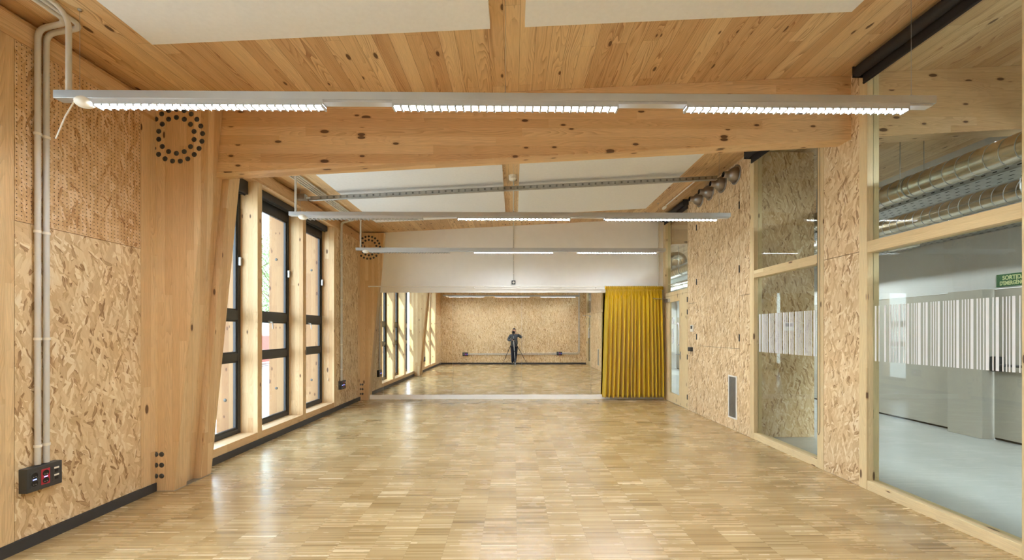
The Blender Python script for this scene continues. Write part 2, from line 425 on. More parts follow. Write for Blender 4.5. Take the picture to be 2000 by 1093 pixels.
for n, (a, b) in enumerate(((.54, 1.63), (1.74, 2.80), (4.52, 5.625), (5.725, 6.831), (6.93, 8.005)), 1):
    leftwindow(n, a, b, None)
    # blind cassette over the window
    c = thing('roller_blind', (-3.65, (a+b)/2, 3.50), ['', 'dark blind cassette over the unseen first window', 'dark blind cassette over the window just left of the camera',
        'black blind cassette over the window half hidden by the near column', 'black blind cassette over the left wall window in the middle of the three',
        'black blind cassette over the left wall window nearest the mirror'][n], 'blind', None)
    zb = 3.42 if n == 3 else 3.50
    MB().box(-3.719, -3.615, a+.002, b-.002, zb, 3.598).build('blind_cassette', 'black', c, bevel=.006)
    MB().tube([(-3.66, a+.01, zb-.008), (-3.66, b-.01, zb-.008)], .009, 8).build('hem_bar', 'black', c)
for n, (a, b) in enumerate(((.43, .54), (1.63, 1.74), (2.80, 2.902), (5.625, 5.725), (6.831, 6.93), (8.005, 8.11)), 1):
    MB().box(-3.74, XL+.001, a, b, .083, 3.6).build('trim_%d' % n, 'post', kind='structure', bevel=.003)
FIN = ['outermost timber fin behind the camera', 'outdoor timber fin near the camera', 'outdoor timber fin by the near strand board', 'larch fin outside, behind the dark frame of the partly hidden window',
       'larch fin outside, seen in the middle window of the left wall', 'larch fin outside, seen in the window nearest the mirror']
for n, y in enumerate((.485, 1.685, 2.85, 5.675, 6.88, 8.06)):
    t = thing('facade_fin', (-3.95, y, -.3), FIN[n], 'timber fin', 'timber fins outside the windows')
    MB().box(-4.05, -3.80, y-.05, y+.05, -.3, 4.0-.21).build('fin_board', 'fin', t, bevel=.004)
    for z in (.62, 2.75):
        MB().lathe((-3.93, y-.05, z), (0, -1, 0), [(0.0, .006), (.02, .006), (.023, 0)], 14).build('bolt', 'steel', t)

# columns ---------------------------------------------------------------------------------
def column(Y0, label, back=True):
    t = thing('timber_column', (-3.42, Y0+.08, 0), label, 'column', 'timber columns on the left wall')
    xr = lambda z: -3.31+.0965*z
    zt = 3.80
    def brd(y0, y1, dx, name):
        MB().hexa([(-3.66, y0, .0), (xr(0)-dx, y0, .0), (xr(0)-dx, y1, .0), (-3.66, y1, .0)],
                  [(-3.66, y0, zt), (xr(zt)-dx, y0, zt), (xr(zt)-dx, y1, zt), (-3.66, y1, zt)]).build(name, 'post', t, bevel=.003)
    if back:
        brd(Y0, Y0+.152, 0, 'outer_board'); brd(Y0+.332, Y0+.492, 0, 'outer_board'); brd(Y0+.153, Y0+.331, .07, 'core_board')
        MB().box(-3.49, -3.305, Y0-.004, Y0+.50, 0, .004).build('base_plate', 'galv', t)
    else:
        brd(Y0, Y0+.129, 0, 'outer_board')
    cx, cz = -3.287, 3.466
    pts = [(cx+.175*math.sin(2*PI*k/14), cz+.175*math.cos(2*PI*k/14)) for k in range(14)]
    pts += [(cx+.253*math.sin(2*PI*k/21), cz+.253*math.cos(2*PI*k/21)) for k in range(21)]
    pts += [(x, z) for x in (-3.43, -3.485) for z in (.358, .253, .147)]
    first = None
    for x, z in pts:
        if x < -3.52 or z > 3.78: continue
        if first is None:
            b = MB().lathe((x, Y0, z), (0, -1, 0), [(.0, .007), (.010, .007), (.012, .004), (.019, .0035), (.0235, .002), (.0245, 0)], 18)
            first = b.build('bolt', 'steel', t); fx, fz = x, z
        else:
            c = first.copy(); COL.objects.link(c); c.location = (x-fx, 0, z-fz)
    return t
column(4.03, 'big tapered timber column with bolt ring, standing close on the left')
column(9.34, 'far timber column with bolt ring at the mirror corner', False)

# main beam
t = MB().hexa([(-3.40, 4.185, beamz(-3.4)), (XR+.01, 4.185, beamz(XR)), (XR+.01, 4.36, beamz(XR)), (-3.40, 4.36, beamz(-3.4))],
              [(-3.40, 4.185, ceilz(-3.4)), (XR+.01, 4.185, ceilz(XR)), (XR+.01, 4.36, ceilz(XR)), (-3.40, 4.36, ceilz(-3.4))])
one(t, 'glulam_beam', 'beam', 'wide knotty glulam beam crossing under the room ceiling', 'beam', bevel=.004)
t = MB().sbox(XR+.13, 6.95, 4.155, 4.33, beamz, ceilz)
one(t, 'glulam_beam', 'beam', 'glulam beam seen through the glass, above the corridor ducts', 'beam', bevel=.004)
t = MB().sbox(XR+.13, 6.95, 9.30, 9.48, beamz, ceilz)
one(t, 'glulam_beam', 'beam', 'far corridor beam seen through the pane over the door', 'beam', bevel=.004)

# acoustic ceiling panels
for (x0, x1, y0, y1, lab) in ((-2.83, -.185, -.15, 3.24, 'white acoustic ceiling panel above camera, left one'), (.09, 2.70, -.15, 3.24, 'white acoustic ceiling panel above camera, right one'),
                              (-2.83, -.165, 5.08, 8.46, 'white acoustic ceiling panel beyond the beam, left one'), (.09, 2.74, 5.08, 8.46, 'white acoustic ceiling panel beyond the beam, right one')):
    t = MB().sbox(x0, x1, y0, y1, lambda x: ceilz(x)-.05, lambda x: ceilz(x)-.001)
    one(t, 'acoustic_panel', 'acoustic', lab, 'ceiling panel', 'white acoustic ceiling panels')

# ------------------------------------------------------------------ right wall
wr = struct('wall_right')
def rboard(y0, y1, z0, z1, zt=None, mat='osb', x=XR):
    g = .0028
    MB().box(x, x+.02, y0+g, y1-g, z0+g, z1-g).build('strand_board', mat, wr)
CZ = ceilz(XR)
MB().box(XR+.021, XR+.12, 4.083, 4.558, -.05, CZ+.05).box(XR+.021, XR+.12, 5.984, 8.128, -.05, CZ+.05).box(XR+.021, XR+.12, .60, 2.66, -.05, CZ+.05).box(XR+.021, XR+.12, YB-.1, -.62, -.05, CZ+.05).build('backing_panel', 'osb', wr)
MB().box(XR+.0202, XR+.0208, 4.083, 4.558, 0, CZ).box(XR+.0202, XR+.0208, 5.984, 8.128, 0, CZ).box(XR+.0202, XR+.0208, .60, 2.66, 0, CZ).build('joint_backing', 'dark', wr)
rboard(4.083, 4.558, .0, 2.355); rboard(4.083, 4.558, 2.355, CZ)
rboard(5.984, 6.268, .0, 2.11); rboard(5.984, 6.268, 2.11, CZ)
rboard(6.268, 7.738, 0, 1.29); rboard(6.268, 7.738, 3.70, CZ)
rboard(7.738, 8.128, 0, 2.11); rboard(7.738, 8.128, 2.11, CZ)
rboard(.60, 2.66, 0, 2.355); rboard(.60, 2.66, 2.355, CZ); rboard(YB, -.62, 0, CZ)
# hinged cabinet panel
t = thing('wall_cabinet', (XR, 7.0, 1.29), 'tall strand board cupboard front with dark hinges, set into the right wall', 'cabinet')
MB().box(XR-.001, XR+.02, 6.2705, 7.7355, 1.2925, 3.6975).build('door', 'osb', t)
for y, zs in ((6.268, (3.50, 2.52, 1.46)), (7.738, (3.53, 2.50, 1.46))):
    for z in zs:
        MB().tube([(XR-.006, y, z-.055), (XR-.006, y, z+.055)], .009, 8).build('hinge', 'black', t)
# posts
for n, (a, b) in enumerate(((2.66, 2.764), (3.99, 4.083), (4.558, 4.652), (5.889, 5.984)), 10):
    MB().box(XR-.004, XR+.115, a, b, 0, CZ+.004).build('trim_%d' % n, 'palez', kind='structure', bevel=.002)
MB().box(XR-.004, XR+.115, 9.35, YF, 0, CZ).build('trim_14', 'palez', kind='structure')
# glazed partitions: window_6 (far), window_7 (near)
bars7 = [30,39,51,56,83,93,110,114,117,121,133,137,148,152,163,173,190,194,202,206,212,222,236,240,250,254,261,266,273,288,302,308,316,327,344,349,358,363,371,376,384,396,413,419,427,433,443,449,457,463,473,479,489,504,520,526,537,543,553,559,569,585,603,611,621,627,639,646,655,673,692,699,711,729,748,755,768,775,785,793,804,822,844,851]
def toY(px): return 1.2*(667*3.54/(px-1003))-.038
def partition(n, y0, y1, bars):
    w = struct('window_%d' % n, (XR, (y0+y1)/2, 0))
    X0, X1 = XR-.003, XR+.115
    MB().box(X0, X1, y0, y1, 0, .092).build('bottom_rail', 'paley', w, bevel=.003)
    MB().box(X0, X1, y0, y1, 2.33, 2.44).build('middle_rail', 'paley', w, bevel=.003)
    MB().box(X0, X1, y0, y1, CZ-.09, CZ+.004).build('top_rail', 'paley', w)
    MB().box(XR+.055, XR+.063, y0, y1, .09, 2.332).build('pane', 'glass', w)
    MB().box(XR+.055, XR+.063, y0, y1, 2.438, CZ-.088).build('pane', 'glass', w)
    s = MB()
    for a, b in bars:
        a, b = max(a, y0+.02), min(b, y1-.005)
        if b-a > .002: s.box(XR+.0525, XR+.0545, a, b, 1.265, 1.805)
    s.build('privacy_stripes', 'sticker', w)
b7 = []
for k in range(0, len(bars7), 2):
    b7.append((toY(1700+bars7[k+1]/2.877), toY(1700+bars7[k]/2.877)))
rs = random.Random(3)
def fillbars(y, y1):
    out = []
    while y < y1:
        for k in range(rs.choice((1, 3, 3, 4, 5))):
            out.append((y, y+.009)); y += .021
        out.append((y, y+.024)); y += .024+.028
    return out
partition(7, 2.764, 3.99, b7)
partition(6, 4.652, 5.889, fillbars(4.70, 5.84))

# doors
def door(n, y0, y1, hinge_near=True):
    d = struct('door_%d' % n, (XR, (y0+y1)/2, 0)); z1 = 2.35; X = XR
    MB().box(X, X+.115, y0-.025, y0, 0, CZ).box(X, X+.115, y1, y1+.03, 0, CZ).box(X, X+.115, y0, y1, z1, 2.43).box(X, X+.115, y0, y1, CZ-.07, CZ).build('door_frame', 'palez', d)
    MB().box(X+.05, X+.058, y0, y1, 2.43, CZ-.07).build('transom_pane', 'glass', d)
    a, b = (y0+.41, y1-.22) if hinge_near else (y0+.22, y1-.41)
    lf = MB().box(X+.0, X+.05, y0+.004, a, .008, z1-.004).box(X, X+.05, b, y1-.004, .008, z1-.004)
    lf.box(X, X+.05, a, b, .008, .21).box(X, X+.05, a, b, 2.21, z1-.004)
    lf.build('door_leaf', 'palez', d, bevel=.002)
    MB().box(X+.02, X+.028, a, b, .2, 2.22).build('door_pane', 'glass', d)
    yh = a-.06
    MB().box(X-.004, X, yh-.02, yh+.02, .98, 1.14).tube([(X, yh, 1.08), (X-.045, yh, 1.08), (X-.045, yh+.11, 1.08)], .009, 8, bend=.02).build('door_handle', 'galv', d)
    yc = y1-.12
    MB().box(X-.05, X, yc-.14, yc+.09, 2.22, 2.29).tube([(X-.03, yc+.0, 2.295), (X-.25, yc+.02, 2.30), (X-.34, yc-.05, 2.305)], .008, 8).build('door_closer', 'galv', d)
    for z in (.25, 1.05, 1.95, 2.2):
        MB().tube([(X-.006, y0-.002, z-.05), (X-.006, y0-.002, z+.05)], .009, 8).build('hinge', 'black', d)
    dec = MB(); X2 = X+.017
    arc = [(X2, a+.26+.13*math.cos(t_), 1.47+.24*math.sin(t_)) for t_ in [math.radians(g) for g in range(60, 301, 12)]]
    arc = [(X2, a+.12-.10*math.cos(t_), 1.50+.24*math.sin(t_)) for t_ in [math.radians(g) for g in range(-70, 251-160+1, 10)]]
    dec.tube(arc, .016, 6)
    dec.tube([(X2, a+.38, 1.30), (X2, a+.38, 1.62)], .014, 6).tube([(X2, a+.33, 1.42), (X2, a+.43, 1.42)], .012, 6)
    dec.tube([(X2, a+.38+.04*math.cos(g), 1.80+.07*math.sin(g)) for g in [k*2*PI/10 for k in range(11)]], .010, 6)
    dec.tube([(X2, a+.05, 1.72), (X2, a+.30, 1.72)], .006, 6)
    dec.build('door_decal', 'sticker', d)
door(1, 8.155, 9.33); door(2, -.58, .57)

# roller blinds on the right
for y0, y1, lab in ((2.60, 4.02, 'long black blind roller above the near glass partition'), (4.60, 5.93, 'black blind roller above the middle glass partition'), (8.10, 9.36, 'black blind roller above the far door')):
    t = thing('roller_blind', (XR-.08, (y0+y1)/2, 4.03), lab, 'blind', 'blinds on the right wall')
    MB().tube([(XR-.075, y0, 4.125), (XR-.075, y1, 4.125)], .052, 20).build('roller_tube', 'blind', t)
    MB().box(XR-.03, XR-.012, y0+.01, y1-.01, 4.01, 4.13).build('blind_fabric', 'blind', t)
    MB().tube([(XR-.021, y0+.01, 4.01), (XR-.021, y1-.01, 4.01)], .012, 8).build('hem_bar', 'blind', t)
    for a_, b_ in ((y1, y1+.008), (y0-.008, y0)): MB().box(XR-.12, XR-.004, a_, b_, 4.07, 4.178).build('bracket', 'black', t)
t = MB().tube([(XR-.012, 4.60, 4.05), (XR-.012, 4.60, .42), (XR-.012, 4.62, .38), (XR-.012, 4.64, .42), (XR-.012, 4.64, 4.05)], .0022, 6)
one(t, 'blind_chain', 'black', 'thin dark blind chain hanging between glass and strand board', 'blind chain')
t = MB().tube([(-3.6, 7.99, 3.5), (-3.6, 7.99, .65)], .0018, 6).lathe((-3.6, 7.99, .60), (0, 0, 1), [(0, 0), (.008, .002), (.006, .05), (0, .055)], 10)
one(t, 'blind_chain', 'cream', 'fine pale pull cord beside the window nearest the mirror', 'blind chain')

# air nozzles
noz = None
NL = ['nearest', 'second', 'third', 'farthest']
NP = [(6.37, 4.01), (6.79, 4.02), (7.21, 4.03), (7.60, 4.03)]
NLAB = ['round steel air nozzle nearest the camera, highest in the row on the right wall', 'second round air nozzle from the camera on the strand board wall',
        'third round air nozzle, next to the one by the door', 'round air nozzle closest to the door and its blind']
for k, (y, z) in enumerate(NP):
    if noz is None:
        t = thing('air_nozzle', (XR, y, z), NLAB[0], 'air nozzle', 'jet nozzles high on the right wall')
        MB().lathe((XR, y, z), (-1, 0, 0), [(.148, 0), (.150, .008), (.138, .016), (.128, .014)], 32).build('flange', 'nozzle', t)
        MB().lathe((XR, y, z), (-1, 0, 0), [(.118, .010), (.112, .045), (.094, .085), (.070, .112), (.052, .125), (.048, .16), (.048, .200), (.043, .201)], 32).build('bell', 'nozzle', t)
        MB().lathe((XR, y, z), (-1, 0, 0), [(.043, .201), (.042, .13), (.0, .13)], 24).build('throat', 'holes', t)
        noz = t
    else:
        c = copy_tree(noz); c.location = (XR, y, z); c['label'] = NLAB[k]
# grille, thermostat, switch
def grille(y0, y1, lab):
    t = thing('vent_grille', (XR, (y0+y1)/2, .19), lab, 'vent grille', 'white vent grilles low on the right wall')
    MB().box(XR-.012, XR, y0, y0+.022, .18, .86).box(XR-.012, XR, y1-.022, y1, .18, .86).box(XR-.012, XR, y0+.022, y1-.022, .18, .202).box(XR-.012, XR, y0+.022, y1-.022, .838, .86).build('frame', 'trimwhite', t)
    s = MB()
    for k in range(42): s.box(XR-.009, XR-.001, y0+.022, y1-.022, .208+k*.015, .217+k*.015)
    for k in range(1, 5): s.box(XR-.010, XR-.001, y0+.022+k*(y1-y0-.044)/5-.002, y0+.022+k*(y1-y0-.044)/5+.002, .202, .838)
    s.build('slats', 'galv', t)
    MB().box(XR-.002, XR-.0005, y0+.02, y1-.02, .2, .84).build('opening', 'dark', t)
grille(6.335, 6.585, 'tall white vent grille low on the strand board beside the far glazing')
grille(2.05, 2.28, 'vent grille on the near right wall, visible in the mirror')
t = thing('thermostat', (XR, 7.94, 1.56), 'small white thermostat with dark display beside the door', 'thermostat')
MB().box(XR-.02, XR, 7.875, 7.995, 1.555, 1.69).build('body', 'cream', t, bevel=.004)
MB().box(XR-.0215, XR-.0195, 7.90, 7.97, 1.61, 1.67).build('display', 'socket', t)
t = thing('light_switch', (XR, 7.98, 1.18), 'black surface light switch below the thermostat', 'light switch')
MB().box(XR-.05, XR, 7.90, 8.03, 1.175, 1.255).build('body', 'socket', t, bevel=.005)
MB().box(XR-.054, XR-.049, 7.915, 8.015, 1.185, 1.245).build('rocker', 'socket', t, bevel=.003)

# ------------------------------------------------------------------ far wall: mirror, rail, curtain
for k, (a, b) in enumerate(((-3.36, -3.0), (-3.0, -1.4), (-1.4, .19), (.19, 1.79), (1.79, 3.38))):
    lab = ['narrow mirror strip next to the far column', 'mirror sheet reflecting the windows, left of the first wide seam', 'mirror sheet in which the photographer stands', 'mirror sheet right of the photographer, up to the last seam', 'last mirror sheet, half covered by the yellow curtain'][k]
    one(MB().box(a+.0018, b-.0018, YF-.008, YF-.001, .107, 2.455), 'wall_mirror', 'mirror', lab, 'mirror', 'mirror sheets along the far wall')
MB().box(-3.37, 3.40, YF-.0009, YF+.001, .1, 2.46).build('trim_15', 'trimwhite', kind='structure')
one(MB().box(-3.38, 3.42, YF-.022, YF-.002, 0, .106), 'plinth_board', 'trimwhite', 'low white plinth board running under the mirror', 'plinth board', bevel=.002)
one(MB().box(-3.02, 3.42, YF-.016, YF, 2.457, 2.56), 'mounting_board', 'trimwhite', 'white board along the top of the mirror', 'mounting board', bevel=.002)
rod = thing('curtain_rod', (0, YF-.12, 2.56), 'long white curtain rod above the mirror', 'curtain rod')
MB().tube([(-3.30, YF-.12, 2.585), (3.44, YF-.12, 2.585)], .015, 12).build('rod_tube', 'trimwhite', rod)
for x in (-3.28, -1.9, -.9, .1, 1.1, 1.9): MB().box(x-.008, x+.008, YF-.125, YF-.002 if x > -3 else YF-.13, 2.555, 2.575).build('bracket', 'trimwhite', rod)
def curtain():
    t = thing('curtain', (2.75, YF-.16, .05), 'mustard yellow pleated curtain hanging at the right end of the mirror', 'curtain')
    r = random.Random(5); nu, nv = 520, 40; npl = 15
    ph = [0]
    for k in range(npl): ph.append(ph[-1]+r.uniform(.7, 1.35))
    tot = ph[-1]
    amp = [r.uniform(.7, 1.25) for _ in range(npl+1)]
    def fold(s):
        p = s*tot
        for k in range(npl):
            if p <= ph[k+1]: break
        f = (p-ph[k])/(ph[k+1]-ph[k]); a = amp[k]*(1-f)+amp[k+1]*f
        return -a*math.cos(2*PI*f), a
    vs = []; fs = []
    for j in range(nv+1):
        v = j/nv; z = .065+v*(2.53-.065)
        w = 1-v
        x0 = 2.10-.075*w; x1 = 3.405+.03*w
        for i in range(nu+1):
            s = i/nu; c, a = fold(s)
            A = .032+.066*min(1, w*1.4+.2)
            c = math.copysign(abs(c)**.8, c)
            x = x0+s*(x1-x0)+.012*math.sin(s*7+w*2.2)*w
            y = YF-.17-A*c*.9+.004*math.sin(s*90+w*4)
            if v > .93: y = YF-.15-.026*math.sin(s*tot*2*PI*2)-.006*c
            vs.append((x, y, z))
    for j in range(nv):
        for i in range(nu): fs.append((j*(nu+1)+i, j*(nu+1)+i+1, (j+1)*(nu+1)+i+1, (j+1)*(nu+1)+i))
    m = MB(); m.add(vs, fs, True); o = m.build('cloth', 'curtain', t)
    so = o.modifiers.new('s', 'SOLIDIFY'); so.thickness = .004
    vs = []; fs = []; n2 = 420
    for j in range(7):
        v = j/6
        for i in range(n2+1):
            s = i/n2; vs.append((2.08+s*1.335, YF-.145-.03*math.sin(s*PI*2*33)*(.6+.4*math.sin(v*PI))-.01, 2.52+v*.075+.004*math.sin(s*200)))
    for j in range(6):
        for i in range(n2): fs.append((j*(n2+1)+i, j*(n2+1)+i+1, (j+1)*(n2+1)+i+1, (j+1)*(n2+1)+i))
    m = MB(); m.add(vs, fs, True); o = m.build('gathered_heading', 'curtain', t)
    so = o.modifiers.new('s', 'SOLIDIFY'); so.thickness = .004
curtain()

# conduits ------------------------------------------------------------------------------------
def conduit(pts, r, label, bend=.06, clips=(), group=None, mat='pvc', name='conduit'):
    t = thing(name, pts[-1], label, 'conduit', group)
    MB().tube(pts, r, 12, bend=bend).build('pipe', mat, t)
    for (p, d) in clips:   # clip: ring around the pipe; d = pipe direction axis
        D = [(0, 0, 0)]*2; D = Vector((d == 0, d == 1, d == 2))*.009
        MB().tube([Vector(p)-D, Vector(p)+D], r*1.28, 12).build('clip', 'cream', t)
    return t
WX = XL+.026
cz = lambda x: ceilz(x)-.022
for k, (y, xe, lab) in enumerate(((3.02, -3.245, 'left pipe of the pair running down the near left wall'), (3.075, -3.195, 'right pipe of the pair running down the near left wall'))):
    conduit([(xe, YB+.05, cz(xe)), (xe, y, cz(xe)-.0), (WX, y, cz(xe)-.05), (WX, y, .585)], .0175, lab+' into the big socket box', .07,
            [((WX, y, z), 2) for z in (2.99, 2.28, 1.50, .72)]+[((xe, yy, cz(xe)), 1) for yy in (.5, 1.6)], 'conduits on the near left wall')
def socketbox(name_label, x, y, z, face, w=.228, h=.172, group='socket boxes', gang=3):
    """face: 'L' left wall (faces +X), 'B' back wall (faces +Y)"""
    t = thing('socket_box', (x, y, z), name_label, 'socket box', group)
    def bx(mb, u0, u1, d0, d1, z0, z1):
        if face == 'L': return mb.box(x+d0, x+d1, y+u0, y+u1, z+z0, z+z1)
        return mb.box(x-u1, x-u0, y+d0, y+d1, z+z0, z+z1)
    bx(MB(), 0, w, 0, .06, 0, h).build('housing', 'socket', t, bevel=.003)
    ax = (1, 0, 0) if face == 'L' else (0, 1, 0)
    for g in range(gang):
        u = .045+g*.07
        fr = bx(MB(), u-.028, u+.028, .058, .0625, .03, h-.03).build('faceplate', 'red' if g == 1 else 'socket', t, bevel=.002)
        if g < 2:
            for zz in (.058, .112):
                c = (x+.0627, y+u, z+zz) if face == 'L' else (x-u, y+.0627, z+zz)
                MB().lathe(c, ax, [(0, .0), (.019, .0), (.021, .0006), (.0215, 0)], 18).build('socket_well', 'holes', t)
                for s_ in (-.007, .007):
                    c2 = (x+.0634, y+u+s_, z+zz-.008) if face == 'L' else (x-u-s_, y+.0634, z+zz-.008)
                    MB().lathe(c2, ax, [(0, .0006), (.0028, .0005), (.003, 0)], 8).build('contact', 'galv', t)
            bx(MB(), u-.011, u+.011, .0625, .0635, .0825, .0875).build('indicator', 'bluelight', t)
        else:
            for zz in (.055, .108):
                bx(MB(), u-.016, u+.016, .0625, .064, zz+.014, zz+.026).build('label_field', 'cream', t)
                bx(MB(), u-.012, u+.010, .0625, .0635, zz-.012, zz+.008).build('data_port', 'holes', t)
    return t
socketbox('large graphite socket box with red sockets low on the near left wall', XL, 2.925, .408, 'L', .225)
socketbox('small looking socket box low on the left wall beside the far window', XL, 8.20, .40, 'L', .225)
conduit([(-3.20, 8.265, cz(-3.2)), (WX, 8.265, cz(-3.2)-.06), (WX, 8.265, .572)], .013, 'thin pipe down the strand board beyond the last window, left one', .06, [((WX, 8.265, z), 2) for z in (3.1, 2.2, 1.3, .8)], 'conduits beyond the last window')
conduit([(-3.24, 8.31, cz(-3.24)), (WX, 8.31, cz(-3.24)-.06), (WX, 8.31, .572)], .013, 'thin pipe down the strand board beyond the last window, right one', .06, [((WX, 8.31, z), 2) for z in (3.1, 2.2, 1.3, .8)], 'conduits beyond the last window')
for k, x in enumerate((-3.10, -3.145, -3.19, -3.235)):
    conduit([(x, 4.37, cz(x)), (x, 8.30-.35*(k < 2), cz(x))], .0125, ['ceiling pipe beyond the beam, closest to the white panel', 'second ceiling pipe from the white panel, beyond the beam', 'third ceiling pipe from the white panel, beyond the beam', 'ceiling pipe beyond the beam, closest to the windows'][k], 0, [((x, yy, cz(x)), 1) for yy in (5.3, 6.4, 7.3)], 'ceiling conduits beyond the beam')
# right ceiling conduit with sensor
conduit([(3.15, 6.98, ceilz(3.15)-.014), (3.15, 8.42, ceilz(3.15)-.014)], .011, 'white ceiling pipe near the right wall ending in a white sensor', 0, [((3.15, y, ceilz(3.15)-.014), 1) for y in (7.4, 8.0)], None, 'trimwhite')
one(MB().ball((3.15, 8.52, ceilz(3.15)-.035), .035, .11, .03), 'presence_sensor', 'cream', 'white capsule sensor under the ceiling by the far door blind', 'sensor')
# centre: smoke detector, ceiling pipe, drop pipe, wall socket
t = thing('smoke_detector', (-.01, 6.42, 3.95), 'round white smoke detector on the wooden strip between ceiling panels', 'smoke detector')
MB().lathe((-.015, 6.42, ceilz(0)), (0, 0, -1), [(.06, 0), (.06, .03), (.05, .034), (.05, .045), (.058, .05), (.052, .075), (.03, .085), (0, .087)], 24).build('body', 'cream', t)
conduit([(.0, 6.49, ceilz(0)-.012), (.0, YF-.02, ceilz(0)-.012), (.0, YF-.016, 2.73)], .0105, 'thin grey pipe from smoke detector down the middle of the white wall', .04, [((.0, YF-.016, z), 2) for z in (3.7, 3.2, 2.9)])
t = thing('wall_socket', (0, YF, 2.63), 'small black wall socket at the end of the middle drop pipe', 'wall socket')
MB().box(-.045, .045, YF-.05, YF, 2.645, 2.735).build('housing', 'socket', t, bevel=.004)
MB().lathe((0, YF-.05, 2.69), (0, -1, 0), [(0, .003), (.024, .003), (.026, 0)], 18).build('cover', 'cream', t)
conduit([(3.36, YF-.014, 4.17), (3.36, YF-.014, 2.62)], .011, 'grey pipe down the right corner of the white wall behind the curtain', 0)
# back wall
socketbox('socket box low on the back wall, left of the photographer in the mirror', -2.18, YB, .40, 'B', .26)
socketbox('socket box low on the back wall, right of the photographer in the mirror', 2.33, YB, .43, 'B', .26)
for k, dz in enumerate((0, .055)):
    conduit([(-2.18, YB+.025, .462+dz), (2.07, YB+.025, .487+dz)], .016, 'lower' *(k == 0)+'upper'*(k == 1)+' of the two long level pipes on the back wall', 0, [((x, YB+.025, .475+dz), 0) for x in (-1.2, 0, 1.2)], 'conduits on the back wall')
    conduit([(2.33, YB+.025, .49+dz), (3.17-dz*.9, YB+.025, .49+dz), (3.17-dz*.9, YB+.025, 4.1)], .016, ('outer' if k == 0 else 'inner')+' of the two pipes climbing the back wall by the door', .10, [((3.17-dz*.9, YB+.025, z), 2) for z in (1.2, 2.2, 3.2)], 'conduits on the back wall')

# cable channel across the ceiling
t = thing('cable_channel', (0, 6.60, 3.9), 'perforated galvanised steel channel crossing below the white ceiling panels', 'cable channel')
ch = MB(); zt = lambda x: ceilz(x)-.105
ch.sbox(-3.28, 3.30, 6.592, 6.595, lambda x: zt(x)-.062, zt)
ch.sbox(-3.28, 3.30, 6.595, 6.65, lambda x: zt(x)-.062, lambda x: zt(x)-.059).sbox(-3.28, 3.30, 6.647, 6.65, lambda x: zt(x)-.062, zt)
MB().tube([(-3.20, 6.57, zt(-3.2)-.075), (3.26, 6.57, zt(3.36)-.075)], .013, 10).build('lower_pipe', 'galv', t)
sl = ch; ch.cur = 1
x = -3.1
while x < 3.27:
    for dz in (.018, .036): sl.sbox(x, x+.028, 6.5905, 6.5921, lambda q, dz=dz: zt(q)-dz-.008, lambda q, dz=dz: zt(q)-dz)
    x += .105
ch.build('channel', ['galv', 'holes'], t)
MB().box(-3.47, -3.32, 6.55, 6.65, 3.66, 3.75).build('end_box', 'galv', t, bevel=.006)
MB().tube([(-3.33, 6.60, 3.70), (-3.25, 6.60, 3.70)], .016, 10).build('gland', 'pvc', t)

# ------------------------------------------------------------------ luminaires
def luminaire(Y, dx, label, off):
    q_ = 1.122; x0, x1 = -2.872*q_+dx, 2.70*q_+dx
    t = thing('pendant_light', ((x0+x1)/2, Y, 2.98), label, 'pendant light', 'suspended linear lights')
    y0, y1 = Y, Y+.07
    MB().box(x0, x1, y0, y1, 3.188, 3.244).build('rail', 'alu', t, bevel=.002)
    MB().box(x0+.22, x1-.02, y0+.006, y1-.006, 3.172, 3.1875).build('cover_strip', 'louvre', t)
    for k, sx in enumerate((-2.63, -.765, 1.10)):
        a = sx*q_+dx; b = a+1.43*q_
        mo = MB().box(a, b, y0+.001, y1-.001, 3.158, 3.188).build('light_module', 'louvre', t)
        MB().box(a+.008, b-.008, y0+.004, y1-.004, 3.1535, 3.1575).build('diffuser', 'ledoff' if k in off else 'led', mo)
        lv = MB(); pt = (b-a-.012)/29
        for q in range(30): lv.box(a+q*pt, a+q*pt+.014, y0+.002, y1-.002, 3.137, 3.1535)
        lv.box(a, b, y0+.0005, y0+.004, 3.148, 3.158).box(a, b, y1-.004, y1-.0005, 3.148, 3.158)
        lv.build('louvre', 'louvre', mo)
    MB().ball((x0+.19, Y+.034, 3.176), .068, .05, .04).build('sensor_dome', 'cream', t)
    for x in (x0+.15, -.06+dx, x1-.15):
        MB().tube([(x, Y+.035, 3.24), (x, Y+.035, ceilz(x)-.05 if abs(x+.06-dx) < .1 and Y > 5 else ceilz(x))], .0014, 5).lathe((x, Y+.035, 3.244), (0, 0, 1), [(.007, 0), (.006, .02), (.002, .024)], 8).lathe((x, Y+.035, ceilz(x)), (0, 0, -1), [(.012, 0), (.012, .012), (.0, .014)], 10).build('suspension_wire', 'galv', t)
    return t
luminaire(.15, 0, 'suspended light bar above the camera, visible only along the top of the mirror', ())
luminaire(2.90, 0, 'nearest suspended light bar, all three sections lit', ())
luminaire(5.79, .06, 'middle suspended light bar beyond the beam, left section unlit', (0,))
luminaire(8.25, .055, 'farthest suspended light bar in front of the white wall', (0,))
conduit([(-3.15, YB+.05, cz(-3.15)), (-3.15, 2.935, cz(-3.15)), (-3.15, 2.935, 3.244)], .0165, 'grey power pipe dropping to the left end of the nearest light bar', .12)
conduit([(-3.08, 5.4, cz(-3.08)), (-3.08, 5.825, cz(-3.08)), (-3.08, 5.825, 3.244)], .0155, 'grey power pipe dropping to the left end of the middle light bar', .05)
conduit([(-3.08, 8.26, cz(-3.08)-.02), (-3.08, 8.285, cz(-3.08)-.02), (-3.08, 8.285, 3.244)], .0155, 'grey power pipe dropping to the left end of the farthest light bar', 0)
one(MB().tube([(-3.10, 2.93, 3.19), (-3.17, 2.93, 3.07), (-3.235, 2.93, 2.915)], .0045, 6), 'cable_end', 'cream', 'loose white cable end dangling below the nearest light bar', 'cable')

